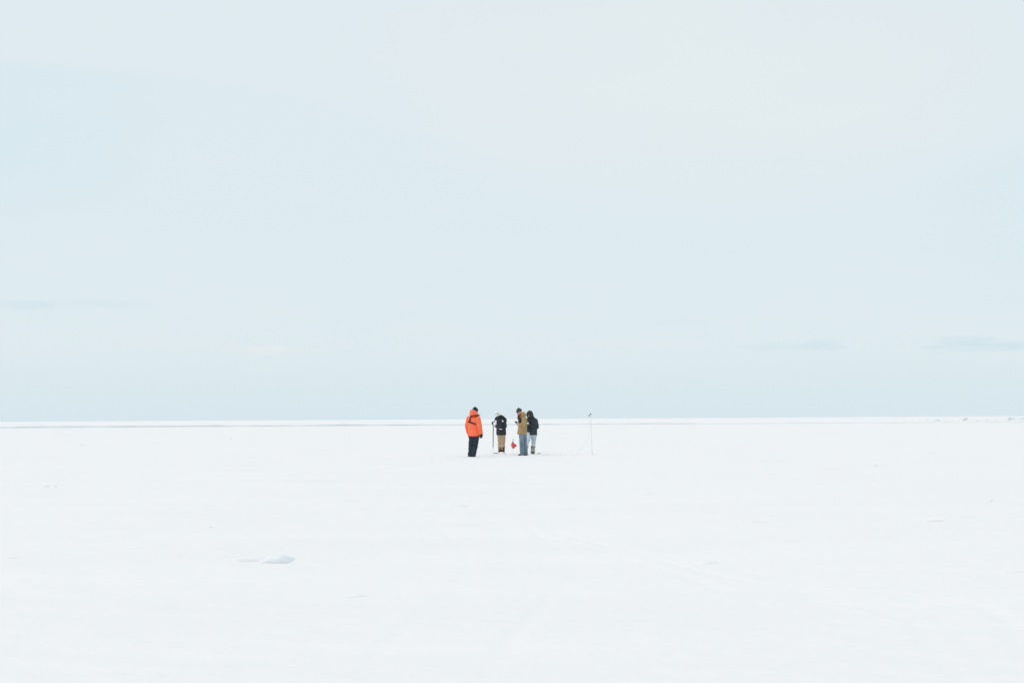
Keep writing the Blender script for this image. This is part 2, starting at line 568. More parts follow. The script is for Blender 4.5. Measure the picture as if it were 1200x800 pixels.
# ------------------------------------------------------------------ the snow plain
def value_noise(x, y, seed):
    xi, yi = np.floor(x).astype(np.int64), np.floor(y).astype(np.int64)
    fx, fy = x - xi, y - yi
    fx, fy = fx * fx * fx * (fx * (6 * fx - 15) + 10), fy * fy * fy * (fy * (6 * fy - 15) + 10)

    def h(a, b):
        n = (a * 374761393 + b * 668265263 + seed * 974634533) & 0xffffffff
        n = ((n ^ (n >> 13)) * 1274126177) & 0xffffffff
        return ((n ^ (n >> 16)) & 0xffff) / 32767.5 - 1.0
    return (h(xi, yi) * (1 - fx) + h(xi + 1, yi) * fx) * (1 - fy) + (h(xi, yi + 1) * (1 - fx) + h(xi + 1, yi + 1) * fx) * fy


TRACKS = [   # ski and runner tracks: centre line in metres, width, depth
    ([(0.30, 16.6), (0.85, 14.6), (1.37, 12.4), (1.72, 10.9), (2.22, 10.4), (2.54, 9.75), (2.58, 9.18), (2.45, 8.5), (2.2, 7.0)], 0.07, 0.006),
    ([(0.50, 16.9), (1.30, 13.8), (1.95, 11.7), (2.63, 11.1), (3.05, 10.7), (3.25, 9.98), (3.21, 9.31), (3.02, 8.64), (2.7, 7.0)], 0.07, 0.007),
    ([(0.05, 22.0), (0.20, 17.5), (0.48, 15.1), (0.55, 13.2), (0.40, 11.5), (0.24, 10.4), (0.05, 9.1), (-0.2, 7.0)], 0.06, 0.005),
    ([(-1.1, 20.0), (-0.85, 17.3), (-0.6, 15.4), (-0.42, 13.1), (-0.5, 11.0), (-0.8, 8.0)], 0.06, 0.0035),
]


def spline(pts, n=12):
    out = []
    P = [Vector((*p, 0)) for p in pts]
    P = [P[0] * 2 - P[1]] + P + [P[-1] * 2 - P[-2]]
    for i in range(1, len(P) - 2):
        for k in range(n):
            t = k / n
            a, b, c_, d = P[i - 1], P[i], P[i + 1], P[i + 2]
            out.append(0.5 * ((2 * b) + (c_ - a) * t + (2 * a - 5 * b + 4 * c_ - d) * t * t + (3 * b - a - 3 * c_ + d) * t ** 3))
    out.append(P[-2])
    return [(p.x, p.y) for p in out]


TRACK_LINES = [(spline(p), w, d) for p, w, d in TRACKS]
FOOTPRINTS = []
rf = random.Random(3)
for bx, by, n in ((-1.3, 50.2, 14), (-0.5, 53.6, 16), (0.45, 52.2, 16), (0.8, 53.6, 14), (2.6, 51.4, 8)):
    for _ in range(n):
        FOOTPRINTS.append((bx + rf.gauss(0, 0.55), by + rf.gauss(0, 0.8), rf.uniform(0, 3.14)))
for k in range(14):
    FOOTPRINTS.append((1.1 + k * 0.14 + rf.uniform(-.05, .05), 53.5 - k * 0.14 + (0.15 if k % 2 else -0.15), -0.8))
for k in range(22):
    FOOTPRINTS.append((-1.5 - k * 0.10, 49.4 - k * 0.62, 1.4))


def height(x, y):
    x = np.asarray(x, float); y = np.asarray(y, float)
    r = np.hypot(x, y)
    z = 0.012 * value_noise(x / 9.0, y / 7.0, 1) + 0.013 * value_noise(x / 2.6, y / 1.1, 2)
    ridge = 1 - np.abs(value_noise(x / 1.7 + 0.5 * value_noise(x / 0.9, y / 0.9, 9), y / 0.55, 3))
    z = z + 0.020 * ridge ** 3 * np.clip(value_noise(x / 5, y / 4, 4) + 0.3, 0, 1)
    z = z + np.where(r < 60, 0.0055 * value_noise(x / 0.33, y / 0.20, 5) + 0.0025 * value_noise(x / 0.11, y / 0.09, 6), 0.0)
    far = np.clip((r - 120) / 500, 0, 1)
    z = z + far * 0.10 * value_noise(x / 60, y / 45, 7)
    z = z - 0.036 * np.exp(-((x - 0.5) / 3.2) ** 2 - ((y - 52.3) / 4.0) ** 2)      # trodden down where the group stands
    for sp, w, dep in TRACK_LINES:
        xs, ys = [p[0] for p in sp], [p[1] for p in sp]
        m = (x > min(xs) - 0.4) & (x < max(xs) + 0.4) & (y > min(ys) - 0.4) & (y < max(ys) + 0.4)
        if not m.any():
            continue
        px, py = x[m], y[m]
        best = np.full(px.shape, 9.0)
        for (ax, ay), (bx, by) in zip(sp, sp[1:]):
            dx, dy = bx - ax, by - ay
            t = np.clip(((px - ax) * dx + (py - ay) * dy) / (dx * dx + dy * dy + 1e-9), 0, 1)
            best = np.minimum(best, np.hypot(px - ax - t * dx, py - ay - t * dy))
        g = -dep * np.exp(-(best / w) ** 4) + dep * 0.45 * np.exp(-((best - 1.6 * w) / (0.6 * w)) ** 2)
        g *= np.clip(0.55 + 0.8 * value_noise(px / 0.9, py / 1.3, 8), 0.05, 1.1)
        zz = np.zeros(x.shape); zz[m] = g
        z = z + zz
    for fx, fy, a in FOOTPRINTS:
        m = (np.abs(x - fx) < 0.4) & (np.abs(y - fy) < 0.4)
        if not m.any():
            continue
        dx, dy = x[m] - fx, y[m] - fy
        u, v = dx * math.cos(a) + dy * math.sin(a), -dx * math.sin(a) + dy * math.cos(a)
        q = (u / 0.15) ** 2 + (v / 0.075) ** 2
        zz = np.zeros(x.shape)
        zz[m] = -0.045 * np.exp(-q ** 2) + 0.013 * np.exp(-((np.sqrt(q) - 1.6) / 0.5) ** 2)
        z = z + zz
    return z


def H(x, y):
    return float(height(np.array([x]), np.array([y]))[0])


def growing(start, step, stop, rate):
    out = [start]
    while out[-1] < stop:
        out.append(out[-1] + step)
        step *= rate
    return out


def sheet(name, xs, ys, zfun, mat):
    X, Y = np.meshgrid(np.array(xs), np.array(ys))
    Z = zfun(X.ravel(), Y.ravel())
    co = np.stack([X.ravel(), Y.ravel(), Z], 1)
    nx, ny = len(xs), len(ys)
    i = np.arange(nx - 1)[None, :] + nx * np.arange(ny - 1)[:, None]
    q = np.stack([i, i + 1, i + nx + 1, i + nx], -1).reshape(-1, 4)
    me = bpy.data.meshes.new(name)
    me.vertices.add(len(co)); me.vertices.foreach_set('co', co.astype(np.float32).ravel())
    me.loops.add(q.size); me.loops.foreach_set('vertex_index', q.ravel().astype(np.int32))
    me.polygons.add(len(q)); me.polygons.foreach_set('loop_start', np.arange(0, q.size, 4, dtype=np.int32))
    me.update(calc_edges=True)
    me.validate()
    return link(name, me, mat)


half = [k * 0.045 for k in range(1, 112)]
half = half + growing(half[-1] + 0.05, 0.055, 9000, 1.035)
gx = sorted([-q for q in half] + [0.0] + half)
gy = [-q for q in reversed(growing(1.0, 1.0, 400, 1.4))] + [q * 0.5 for q in range(-1, 10)] + [5 + 0.04 * k for k in range(250)]
gy += growing(15.0, 0.04, 48, 1.012)
gy = [q for q in gy if q < 48.5]
gy += [48.5 + 0.06 * k for k in range(120)] + growing(55.75, 0.07, 12000, 1.04)
ground = sheet('snow_field', gx, gy, height, 'snow')
tag(ground, kind='structure', label='flat white wind packed snow over ice reaching the horizon')


# a long low ledge in the ice, its face coloured greyer to draw the line below the horizon
def ledge(name, x0, x1, y_mid, hmax, seed, depth):
    n = int((x1 - x0) / 0.6)
    prof = [(-0.4, -0.35), (-0.20, 0.02), (-0.05, 0.20), (0.03, 0.70), (0.08, 0.95), (0.5, 1.02), (3.0, 1.0), (0.35 * depth, 0.72), (0.7 * depth, 0.30), (depth, -0.25)]
    bm = bmesh.new()
    loops = []
    for i in range(n + 1):
        x = x0 + (x1 - x0) * i / n
        e = min(1, (x - x0) / (0.25 * (x1 - x0)), (x1 - x) / (0.36 * (x1 - x0)))
        e = max(0.0, e) ** 0.9
        hh = hmax * e * (0.72 + 0.45 * noise.noise(V(x * 0.05, seed, 0)) + 0.22 * noise.noise(V(x * 0.35, seed, 3)))
        hh = max(hh, 0.02) if e > 0 else 0.0
        yy = y_mid + 0.13 * x + 9 * noise.noise(V(x * 0.018, seed, 5)) + 1.6 * noise.noise(V(x * 0.14, seed, 6))
        loops.append([bm.verts.new((x, yy + a, b * hh - 0.02)) for k, (a, b) in enumerate(prof)])
    for a, b in zip(loops, loops[1:]):
        for k in range(len(prof) - 1):
            f = bm.faces.new((a[k], b[k], b[k + 1], a[k + 1]))
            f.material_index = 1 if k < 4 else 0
    bmesh.ops.recalc_face_normals(bm, faces=bm.faces)
    me = bpy.data.meshes.new(name)
    bm.to_mesh(me); bm.free()
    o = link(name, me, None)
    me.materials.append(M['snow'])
    me.materials.append(M['ledge_face'])
    return tag(o, kind='structure', label='low snow ledge drawing a thin grey line below the horizon')


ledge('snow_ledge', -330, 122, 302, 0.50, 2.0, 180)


def drift(name, x, y, w, h, deep, label, seed, cat='snow drift', under=0.6, mat='snow', bow=0.35, grp=None):
    """A wind-cut drift: gentle back, undercut face towards the viewer's side, ends sinking into the snow."""
    bm = bmesh.new()
    nu, prof = 40, [(0.10, -0.5), (0.12, -0.05), (0.10, 0.06), (0.03, 0.22), (-0.04, 0.42), (-0.07, 0.60), (-0.03, 0.78), (0.06, 0.92), (0.17, 1.0), (0.30, 0.98), (0.50, 0.74), (0.75, 0.36), (1.0, -0.30)]
    z0 = H(x, y)
    loops = []
    for i in range(nu + 1):
        u = i / nu * 2 - 1
        a = max(0.0, 1 - abs(u) ** 2.4) ** 0.7
        a *= 0.9 + 0.12 * noise.noise(V(u * 1.2, seed, 0))
        offs = []
        for p, q in prof:
            oy = (p * deep if p > 0.2 else p * h * 2.2 * under) + bow * w * (u * u - 0.3) * 0.5
            oy += 0.03 * w * noise.noise(V(u * 2, seed, 7))
            offs.append((oy, q * (1 + 0.06 * noise.noise(V(u * 4, q * 2, seed)))))
        hs = height(np.full(len(offs), x + u * w * 0.5), np.array([y + oy for oy, q in offs])) - z0
        ring = [bm.verts.new((u * w * 0.5, oy, float(hz_) + q * h * a - 0.25 * h * (1 - a) - 0.004)) for (oy, q), hz_ in zip(offs, hs)]
        loops.append(ring)
    for a, b in zip(loops, loops[1:]):
        for k in range(len(prof) - 1):
            bm.faces.new((a[k], b[k], b[k + 1], a[k + 1]))
    bmesh.ops.recalc_face_normals(bm, faces=bm.faces)
    me = bpy.data.meshes.new(name)
    bm.to_mesh(me); bm.free()
    o = link(name, me, mat)
    o.location = (x, y, z0)
    return tag(o, label, cat, grp)


G = 'low drifts cut by the wind across the snow'
drift('snow_drift', -2.235, 13.42, 0.30, 0.074, 0.62, 'largest snow drift at left with a hollow blue grey face', 1.0, under=0.55, mat='lump', grp=G)
drift('snow_drift', -2.55, 13.55, 0.34, 0.032, 0.55, 'smooth white drift just left of the hollow faced one', 2.0, under=0.2, grp=G)
drift('snow_drift', -1.19, 10.80, 0.23, 0.015, 0.25, 'thin curled snow lip in the foreground, right of the largest drift', 3.0, under=1.2, grp=G)
drift('snow_drift', 5.37, 18.15, 0.34, 0.022, 0.40, 'thin grey edged snow lip at far right, midway down the snow', 4.0, under=1.2, grp=G)
drift('snow_drift', -4.93, 14.05, 0.26, 0.014, 0.35, 'faint low snow lip at the left edge of the photo', 5.0, under=1.0, grp=G)
drift('snow_drift', 1.79, 13.12, 0.26, 0.018, 0.40, 'soft low snow drift right of centre beside the curved tracks', 6.0, under=0.5, grp=G)
drift('snow_drift', -0.85, 21.7, 0.42, 0.016, 0.50, 'faint thin snow lip straight below the orange jacketed person', 7.0, under=1.0, grp=G)
drift('snow_drift', 3.05, 18.1, 0.55, 0.016, 0.50, 'long faint snow ripple right of centre, left of the grey edged lip', 8.0, under=0.8, grp=G)
drift('snow_drift', 2.37, 25.1, 0.30, 0.016, 0.40, 'short faint snow ripple some way in front of the marker pole', 9.0, under=0.8, grp=G)
drift('snow_drift', 4.27, 12.2, 0.30, 0.014, 0.40, 'low snow lip at the right edge above the curved tracks', 10.0, under=0.8, grp=G)


def clod(x, y, s, label, seed, grp='small clods of crusted snow', mat='lump', name='snow_clod', cat='snow clod', flat=0.6):
    bm = bmesh.new()
    bmesh.ops.create_icosphere(bm, subdivisions=3, radius=1.0)
    for v in bm.verts:
        p = v.co.copy()
        k = 1 + 0.38 * noise.noise(p * 1.4 + V(seed, 0, 0)) + 0.16 * noise.noise(p * 4 + V(0, seed, 0))
        v.co = V(p.x * k * s * 0.5, p.y * k * s * 0.5, p.z * k * s * flat * 0.5 + s * flat * 0.28)
    me = bpy.data.meshes.new(name)
    bm.to_mesh(me); bm.free()
    o = link(name, me, mat)
    o.location = (x, y, H(x, y) - 0.01)
    o.rotation_euler.z = seed
    return tag(o, label, cat, grp)


clod(-23.8, 78.8, 0.24, 'small grey snow clod lying below the horizon at the far left', 1.3, flat=0.4)
clod(9.66, 37.9, 0.13, 'small grey snow clod lying alone on the right, beyond the marker pole', 2.1)
clod(-9.40, 28.8, 0.10, 'left one of two small snow clods close together at the left', 3.7)
clod(-9.20, 28.7, 0.08, 'right one of two small snow clods close together at the left', 4.4)
clod(-3.79, 17.9, 0.06, 'tiny snow clod up and left of the largest drift', 5.2)
clod(7.41, 22.2, 0.09, 'small snow clod near the right edge, above the grey edged lip', 6.9)
clod(-19.4, 98.0, 0.22, 'far snow clod below the grey ledge line left of the people', 7.7)
clod(1.02, 53.9, 0.13, 'grey snow clod just right of the hooded person', 8.8, mat='ice', flat=0.7)
clod(1.30, 53.6, 0.08, 'smaller snow clod second to the right of the hooded person', 9.1)
clod(0.58, 52.0, 0.10, 'small grey snow clod between the feet of the tan and hooded people', 9.9, mat='ice')
drift('snow_heap', -0.42, 53.62, 0.36, 0.115, 0.26, 'small heap of white snow in front of the brown boots on snowshoes', 12.0, cat='snow heap', under=0.5)
clod(-0.12, 53.2, 0.10, 'snow clod just right of the snowshoes', 11.4)

# crumbs of kicked-up snow round the group
bm = bmesh.new()
rk = random.Random(21)
for i in range(150):
    cx_, cy_ = rk.choice(((-1.38, 50.1), (-0.45, 53.6), (0.42, 51.8), (0.75, 53.5), (1.3, 53.3), (2.0, 52.6)))
    x, y = cx_ + rk.gauss(0, 0.45), cy_ + rk.gauss(0, 0.6)
    sz = rk.uniform(0.008, 0.026)
    g_ = bmesh.ops.create_icosphere(bm, subdivisions=1, radius=sz)
    zz = H(x, y) + sz * 0.25
    for v in g_['verts']:
        v.co = v.co * (1 + rk.uniform(-0.25, 0.25)) + V(x, y, zz)
me = bpy.data.meshes.new('snow_crumbs')
bm.to_mesh(me); bm.free()
tag(link('snow_crumbs', me, 'snow', smooth=False), 'loose crumbs of kicked up snow round the feet of the group', 'snow crumbs', kind='stuff')

# broken ice on the horizon at the right
bm = bmesh.new()
rr = random.Random(11)
for i in range(330):
    y = rr.uniform(380, 560)
    t = rr.random()
    x = y * (0.285 + 0.16 * t ** 0.8) + rr.gauss(0, 3)
    s = rr.uniform(0.25, 0.85) * (0.35 + 0.9 * t)
    start = len(bm.verts)
    geom = bmesh.ops.create_icosphere(bm, subdivisions=1, radius=1.0)
    rot = Matrix.Rotation(rr.uniform(0, 6.3), 3, 'Z') @ Matrix.Rotation(rr.uniform(-.5, .5), 3, 'X')
    sc = V(rr.uniform(0.8, 2.2) * s, rr.uniform(0.6, 1.3) * s, rr.uniform(0.35, 0.8) * s)
    for v in geom['verts']:
        v.co *= 1 + rr.uniform(-0.22, 0.22)
        v.co = rot @ V(v.co.x * sc.x, v.co.y * sc.y, v.co.z * sc.z) + V(x, y, 0.25 * s)
me = bpy.data.meshes.new('ice_rubble')
bm.to_mesh(me); bm.free()
tag(link('ice_rubble', me, 'lump', smooth=False), 'low ridge of broken snowy ice along the horizon at far right', 'ice rubble', kind='stuff')


def ice_block(x, y, w, d, h, tilt, label, mat='ice'):
    bm = bmesh.new()
    bmesh.ops.create_cube(bm, size=1.0)
    bmesh.ops.subdivide_edges(bm, edges=bm.edges[:], cuts=2, use_grid_fill=True)
    for v in bm.verts:
        v.co += V(noise.noise(v.co * 2 + V(x, 0, 0)), noise.noise(v.co * 2 + V(0, y, 0)), noise.noise(v.co * 2 + V(0, 0, x))) * 0.16
        v.co = V(v.co.x * w, v.co.y * d, v.co.z * h + h * 0.3)
    bmesh.ops.rotate(bm, verts=bm.verts, matrix=Matrix.Rotation(tilt, 3, 'Y'))
    me = bpy.data.meshes.new('ice_block')
    bm.to_mesh(me); bm.free()
    o = link('ice_block', me, mat, smooth=False)
    o.location = (x, y, H(x, y))
    tag(o, label, 'ice block', 'larger blocks in the broken ice on the horizon')


ice_block(146.2, 418, 1.5, 1.2, 0.9, 0.3, 'darkest grey ice block on the right horizon, left of the widest one')
ice_block(153.5, 430, 7.5, 3.0, 1.1, -0.03, 'widest pale snow capped ice block, on the horizon at the right edge', 'lump')
ice_block(133.5, 420, 1.4, 1.0, 0.9, -0.25, 'middle grey ice block of those on the right horizon')
ice_block(118.5, 397, 1.1, 0.9, 0.55, 0.2, 'leftmost small ice block on the right horizon')


# ------------------------------------------------------------------ people
def boots(parent, ankles, mat, toe, length=0.27, sole='black_rubber', shaft=0.0, r=0.058, toes=None):
    for i, a in enumerate(ankles):
        t = (toes[i] if toes else toe).normalized()
        s = t.cross(V(0, 0, 1))

        def b(bm, a=a, t=t):
            heel = V(a.x, a.y, 0.05) - t * 0.05
            add_chain(bm, [(heel, 0.048), (V(a.x, a.y, 0.055) + t * 0.06, 0.050), (V(a.x, a.y, 0.045) + t * (length - 0.10), 0.046), (V(a.x, a.y, 0.040) + t * (length - 0.075), 0.040)])
            add_chain(bm, [(V(a.x, a.y, 0.06) - t * 0.01, 0.055), (a + V(0, 0, 0.02), r), (a + V(0, 0, 0.06 + shaft), r * 1.08)])
        o = solid('boot', b, mat, parent, 0.010, 3, 0.003, (20, 20, 30), seed=i)

        def sb(bm, a=a, t=t):
            rings = []
            for z, g in ((-0.004, 0.0), (0.026, 0.006)):
                ring = []
                for k in range(24):
                    ang = 2 * math.pi * k / 24
                    along = math.cos(ang) * length * 0.53
                    wide = math.sin(ang) * (0.050 + g)
                    ring.append(V(a.x, a.y, z) + t * (along + length * 0.18) + s * wide)
                rings.append(ring)
            add_rings(bm, rings)
        solid('sole', sb, sole, o, 0.010, 1)


def body(parent, hm, neck, shoulders, arms, hips, legs, hands, k=1.0, secs=None, voxel=0.010):
    """One continuous figure under the clothes."""
    def b(bm):
        add_head(bm, hm, k)
        add_chain(bm, [(hm @ (V(0, -0.02, -0.05) * k), 0.056 * k), (neck, 0.062)])
        if secs:
            add_sections(bm, secs, grow=-0.055)
        for ch in arms + legs:
            add_chain(bm, ch)
        for ch in hands:
            add_chain(bm, ch, 10)
    return solid('body', b, 'skin', parent, voxel, 2)


def glove(parent, chains, mat, cuff_from, cuff_to, fat=1.0, cuff_r=0.048):
    def b(bm):
        for ch in chains:
            add_chain(bm, [(p, r * fat) for p, r in ch], 10)
        add_chain(bm, [(cuff_from, cuff_r * 0.86), (cuff_to, cuff_r)], 14)
    return solid('glove', b, mat, parent, 0.0065, 2)


def person(x, y, label):
    return root('person', (x, y, H(x, y) - 0.030), label, 'person', 'people gathered on the snow')


# ---- 1. orange jacket, seen from behind, turned a little right
def orange_person():
    yaw = R(-32)
    P = person(-1.41, 50.38, 'person in orange hooded jacket with black chest harness, navy trousers and beanie')
    S = [(0.050, 0.00, 0.765, 0.205, 0.155, yaw), (0.050, 0.00, 0.84, 0.205, 0.155, yaw), (0.045, 0.00, 1.00, 0.198, 0.145, yaw), (0.035, -0.005, 1.15, 0.200, 0.145, yaw),
         (0.030, -0.01, 1.30, 0.196, 0.142, yaw), (0.030, -0.01, 1.38, 0.180, 0.128, yaw), (0.035, 0.0, 1.445, 0.135, 0.105, yaw), (0.050, 0.01, 1.50, 0.090, 0.085, yaw)]
    hm = head_matrix(V(0.098, 0.055, 1.615), R(-45), R(-4))
    lA = [(V(-0.128, 0.06, 1.375), 0.082), (V(-0.185, 0.07, 1.14), 0.078), (V(-0.160, 0.16, 0.90), 0.060)]
    rA = [(V(0.195, -0.13, 1.375), 0.084), (V(0.242, -0.175, 1.13), 0.080), (V(0.285, -0.15, 0.885), 0.066)]
    hl = hand_chains(V(-0.160, 0.180, 0.885), V(0.05, 0.25, -0.95), V(-0.9, -0.2, 0), 0.7, 1)
    hr = hand_chains(V(0.292, -0.15, 0.865), V(0.10, 0.10, -0.98), V(0.5, -0.8, 0), 0.6, -1, 0.012, 1.08)
    legs = [[(V(-0.025, 0.03, 0.80), 0.100), (V(-0.055, 0.06, 0.44), 0.085), (V(-0.088, 0.03, 0.10), 0.078)],
            [(V(0.130, -0.04, 0.80), 0.102), (V(0.085, 0.01, 0.44), 0.086), (V(0.022, -0.05, 0.10), 0.078)]]
    body(P, hm, V(0.05, 0.01, 1.50), None, [[(p, r * 0.62) for p, r in lA], [(p, r * 0.62) for p, r in rA]], None,
         [[(p, r * 0.66) for p, r in ch] for ch in legs], [[(p, r * 0.75) for p, r in ch] for ch in hl + hr], secs=S)
    add_face_parts(P, hm)

    def jb(bm):
        add_sections(bm, S)
        add_chain(bm, lA); add_chain(bm, rA)
        add_chain(bm, [(V(0.05, 0.01, 1.46), 0.10), (V(0.065, 0.02, 1.54), 0.088)])
    J = solid('jacket', jb, 'orange', P, 0.011, 4, 0.016, (7, 7, 11), 1.0)

    def hb(bm):     # the hood lies bunched behind the head
        ry = Matrix.Rotation(R(-38), 3, 'Z') @ Matrix.Rotation(R(-18), 3, 'X')
        add_ellipsoid(bm, V(0.022, -0.075, 1.565), (0.135, 0.105, 0.105), ry)
        add_ellipsoid(bm, V(0.000, -0.095, 1.610), (0.112, 0.080, 0.072), ry)
        add_chain(bm, [(V(-0.07, -0.01, 1.515), 0.050), (V(-0.03, -0.12, 1.510), 0.052), (V(0.08, -0.12, 1.515), 0.050), (V(0.17, -0.03, 1.515), 0.042)])
    hood = solid('hood', hb, 'orange', J, 0.010, 4, 0.009, (12, 12, 16), 2.0)

    def cb(bm):
        add_chain(bm, [(V(-0.055, -0.150, 1.462), 0.018), (V(0.025, -0.178, 1.470), 0.019), (V(0.095, -0.165, 1.474), 0.020), (V(0.16, -0.105, 1.487), 0.022), (V(0.240, -0.030, 1.492), 0.020), (V(0.22, 0.06, 1.50), 0.018)])
    solid('collar_edge', cb, 'orange_dark', hood, 0.008, 1)

    def hem(bm):
        rings = []
        for z, g in ((0.745, 0.0), (0.750, 0.010), (0.785, 0.010), (0.790, 0.0)):
            rings.append([section_point((0.050, 0, z, 0.204, 0.154, yaw), -2 * math.pi * i / 32, g) for i in range(32)])
        add_rings(bm, rings)
    solid('hem', hem, 'orange_dark', J, 0.009, 1)  # dark band: the shading along the jacket's bottom edge, put into colour
    # harness: band across the back, one strap up to the neck, one over the shoulder
    for name, line, w in (('chest_strap', [V(-0.145, 0, 1.270), V(-0.09, 0, 1.258), V(0.01, 0, 1.222), V(0.118, 0, 1.186)], 0.044),
                          ('back_strap', [V(-0.098, 0, 1.235), V(-0.088, 0, 1.31), V(-0.070, 0, 1.40), V(-0.035, 0, 1.475)], 0.044),
                          ('shoulder_strap', [V(-0.050, 0, 1.465), V(0.03, 0, 1.475), V(0.10, 0, 1.472), V(0.19, 0, 1.455)], 0.034)):
        dense = []
        for a, b in zip(line, line[1:]):
            dense += [a.lerp(b, k / 5) for k in range(5)]
        dense.append(line[-1])
        project_strip(name, J, [V(p.x, -0.3, p.z) for p in dense], [V(0, 1, 0)] * len(dense), w, 0.020, 'webbing', P, None)

    def tb(bm):
        add_ellipsoid(bm, V(0.050, 0, 0.80), (0.172, 0.130, 0.14), Matrix.Rotation(yaw, 3, 'Z'))
        for ch in legs:
            add_chain(bm, ch)
    solid('trousers', tb, 'navy_pants', P, 0.011, 4, 0.016, (9, 9, 10), 3.0)
    boots(P, [V(-0.088, 0.03, 0.10), V(0.022, -0.05, 0.10)], 'black_rubber', V(0.35, 0.94, 0))
    glove(P, hl, 'black_glove', V(-0.165, 0.155, 0.93), V(-0.160, 0.18, 0.88))
    glove(P, hr, 'black_glove', V(0.285, -0.15, 0.895), V(0.293, -0.15, 0.85), 1.3, 0.054)
    beanie(P, hm, 'navy_wool', 1.0)
    P.scale = (1.03, 1.03, 1.03)


# ---- 2. black jacket and khaki trousers, back to us, leaning on a pole
def black_person():
    yaw = R(28)
    P = person(-0.43, 54.07, 'person in black jacket, khaki trousers and white hat leaning on a ski pole')
    S = [(0.000, 0.0, 0.755, 0.180, 0.150, yaw), (0.000, 0.0, 0.84, 0.182, 0.150, yaw), (0.000, 0.01, 1.00, 0.178, 0.140, yaw), (-0.005, 0.03, 1.14, 0.184, 0.140, yaw),
         (-0.015, 0.06, 1.27, 0.188, 0.138, yaw), (-0.030, 0.09, 1.36, 0.172, 0.122, yaw), (-0.055, 0.115, 1.42, 0.130, 0.100, yaw), (-0.08, 0.14, 1.46, 0.080, 0.078, yaw)]
    hm = head_matrix(V(-0.160, 0.215, 1.500), R(6), R(-30))
    lA = [(V(-0.160, 0.02, 1.345), 0.082), (V(-0.175, 0.06, 1.10), 0.072), (V(-0.265, 0.17, 1.195), 0.055)]
    rA = [(V(0.120, 0.13, 1.335), 0.084), (V(0.135, 0.15, 1.08), 0.074), (V(0.03, 0.30, 1.00), 0.056)]
    # left hand grips the pole top from above, right hand is in front of the body
    hl = hand_chains(V(-0.245, 0.165, 1.215), V(-0.55, 0.55, 0.18), V(0.1, 0.1, 1), 1.35, -1)
    hr = hand_chains(V(0.02, 0.315, 0.995), V(-0.6, 0.6, -0.1), V(0.4, 0.4, 0.8), 0.8, -1)
    legs = [[(V(-0.050, 0.03, 0.80), 0.098), (V(-0.052, 0.05, 0.44), 0.072), (V(-0.048, 0.03, 0.24), 0.066)],
            [(V(0.070, -0.01, 0.80), 0.100), (V(0.066, 0.00, 0.44), 0.072), (V(0.068, -0.02, 0.24), 0.066)]]
    under = [[(p, r * 0.68) for p, r in ch] + [(V(ch[-1][0].x, ch[-1][0].y, 0.10), 0.042)] for ch in legs]
    body(P, hm, V(-0.09, 0.15, 1.43), None, [[(p, r * 0.62) for p, r in lA], [(p, r * 0.62) for p, r in rA]], None, under,
         [[(p, r * 0.75) for p, r in ch] for ch in hl + hr], secs=S, k=0.95)
    add_face_parts(P, hm, 0.95)

    def jb(bm):
        add_sections(bm, S)
        add_chain(bm, lA); add_chain(bm, rA)
    J = solid('jacket', jb, 'black_shell', P, 0.011, 4, 0.016, (7, 7, 10), 4.0)

    def hb(bm):
        rz = Matrix.Rotation(yaw, 3, 'Z')
        add_ellipsoid(bm, V(-0.020, 0.030, 1.425), (0.125, 0.080, 0.075), rz)
        add_chain(bm, [(V(-0.185, 0.06, 1.40), 0.040), (V(-0.09, 0.0, 1.425), 0.055), (V(-0.01, 0.01, 1.475), 0.048), (V(0.085, 0.06, 1.425), 0.048), (V(0.115, 0.10, 1.385), 0.040)])
    solid('hood', hb, 'black_shell', J, 0.010, 3, 0.010, (12, 12, 16), 5.0)

    def fb(bm):     # the forearm sleeve is white
        a, b_ = lA[1], lA[2]
        p0, p1 = a[0].lerp(b_[0], 0.30), a[0].lerp(b_[0], 0.90)
        add_chain(bm, [(p0 + V(0, -0.012, 0.012), 0.074), (p1 + V(0.0, -0.006, 0.020), 0.062)])
        add_chain(bm, [(V(-0.190, -0.030, 1.290), 0.036), (V(-0.198, -0.015, 1.200), 0.052), (p0 + V(-0.01, -0.015, 0.01), 0.072)])
    solid('sleeve_panel', fb, 'white_panel', J, 0.010, 3, 0.006, (14, 14, 14), 6.0)
    patch('back_print', J, V(-0.015, -0.2, 0.980), 0.125, 0.034, R(-9), 'white_panel', J, outline=lambda a: 0.75 + 0.25 * math.cos(9 * a))
    patch('shoulder_print', J, V(0.062, -0.2, 1.285), 0.050, 0.085, R(14), 'white_panel', J, outline=lambda a: 0.55 + 0.9 * abs(a))

    def tb(bm):
        add_ellipsoid(bm, V(0.005, 0.0, 0.80), (0.165, 0.140, 0.13), Matrix.Rotation(yaw, 3, 'Z'))
        for ch in legs:
            add_chain(bm, ch)
    solid('trousers', tb, 'khaki', P, 0.011, 4, 0.016, (9, 9, 10), 7.0)
    boots(P, [V(-0.048, 0.03, 0.10), V(0.068, -0.02, 0.10)], 'brown_boot', V(-0.45, 0.89, 0), shaft=0.13, r=0.064)
    glove(P, hl, 'black_glove', V(-0.255, 0.155, 1.160), V(-0.285, 0.18, 1.205), 2.0, 0.076)
    glove(P, hr, 'black_glove', V(0.03, 0.30, 1.00), V(0.015, 0.32, 0.995), 1.1)
    def nb(bm):
        add_ellipsoid(bm, hm @ V(0, -0.005, -0.060), (0.088, 0.112, 0.075), hm.to_3x3())
        add_chain(bm, [(hm @ V(0, -0.02, -0.08), 0.085), (V(-0.10, 0.15, 1.42), 0.085)])
    solid('scarf', nb, 'white_knit', P, 0.010, 3, 0.008, (18, 18, 22), 22.0)
    beanie(P, hm, 'white_knit', 0.97, 0.034)
    # snowshoes strapped under the boots
    t = V(-0.45, 0.89, 0).normalized()
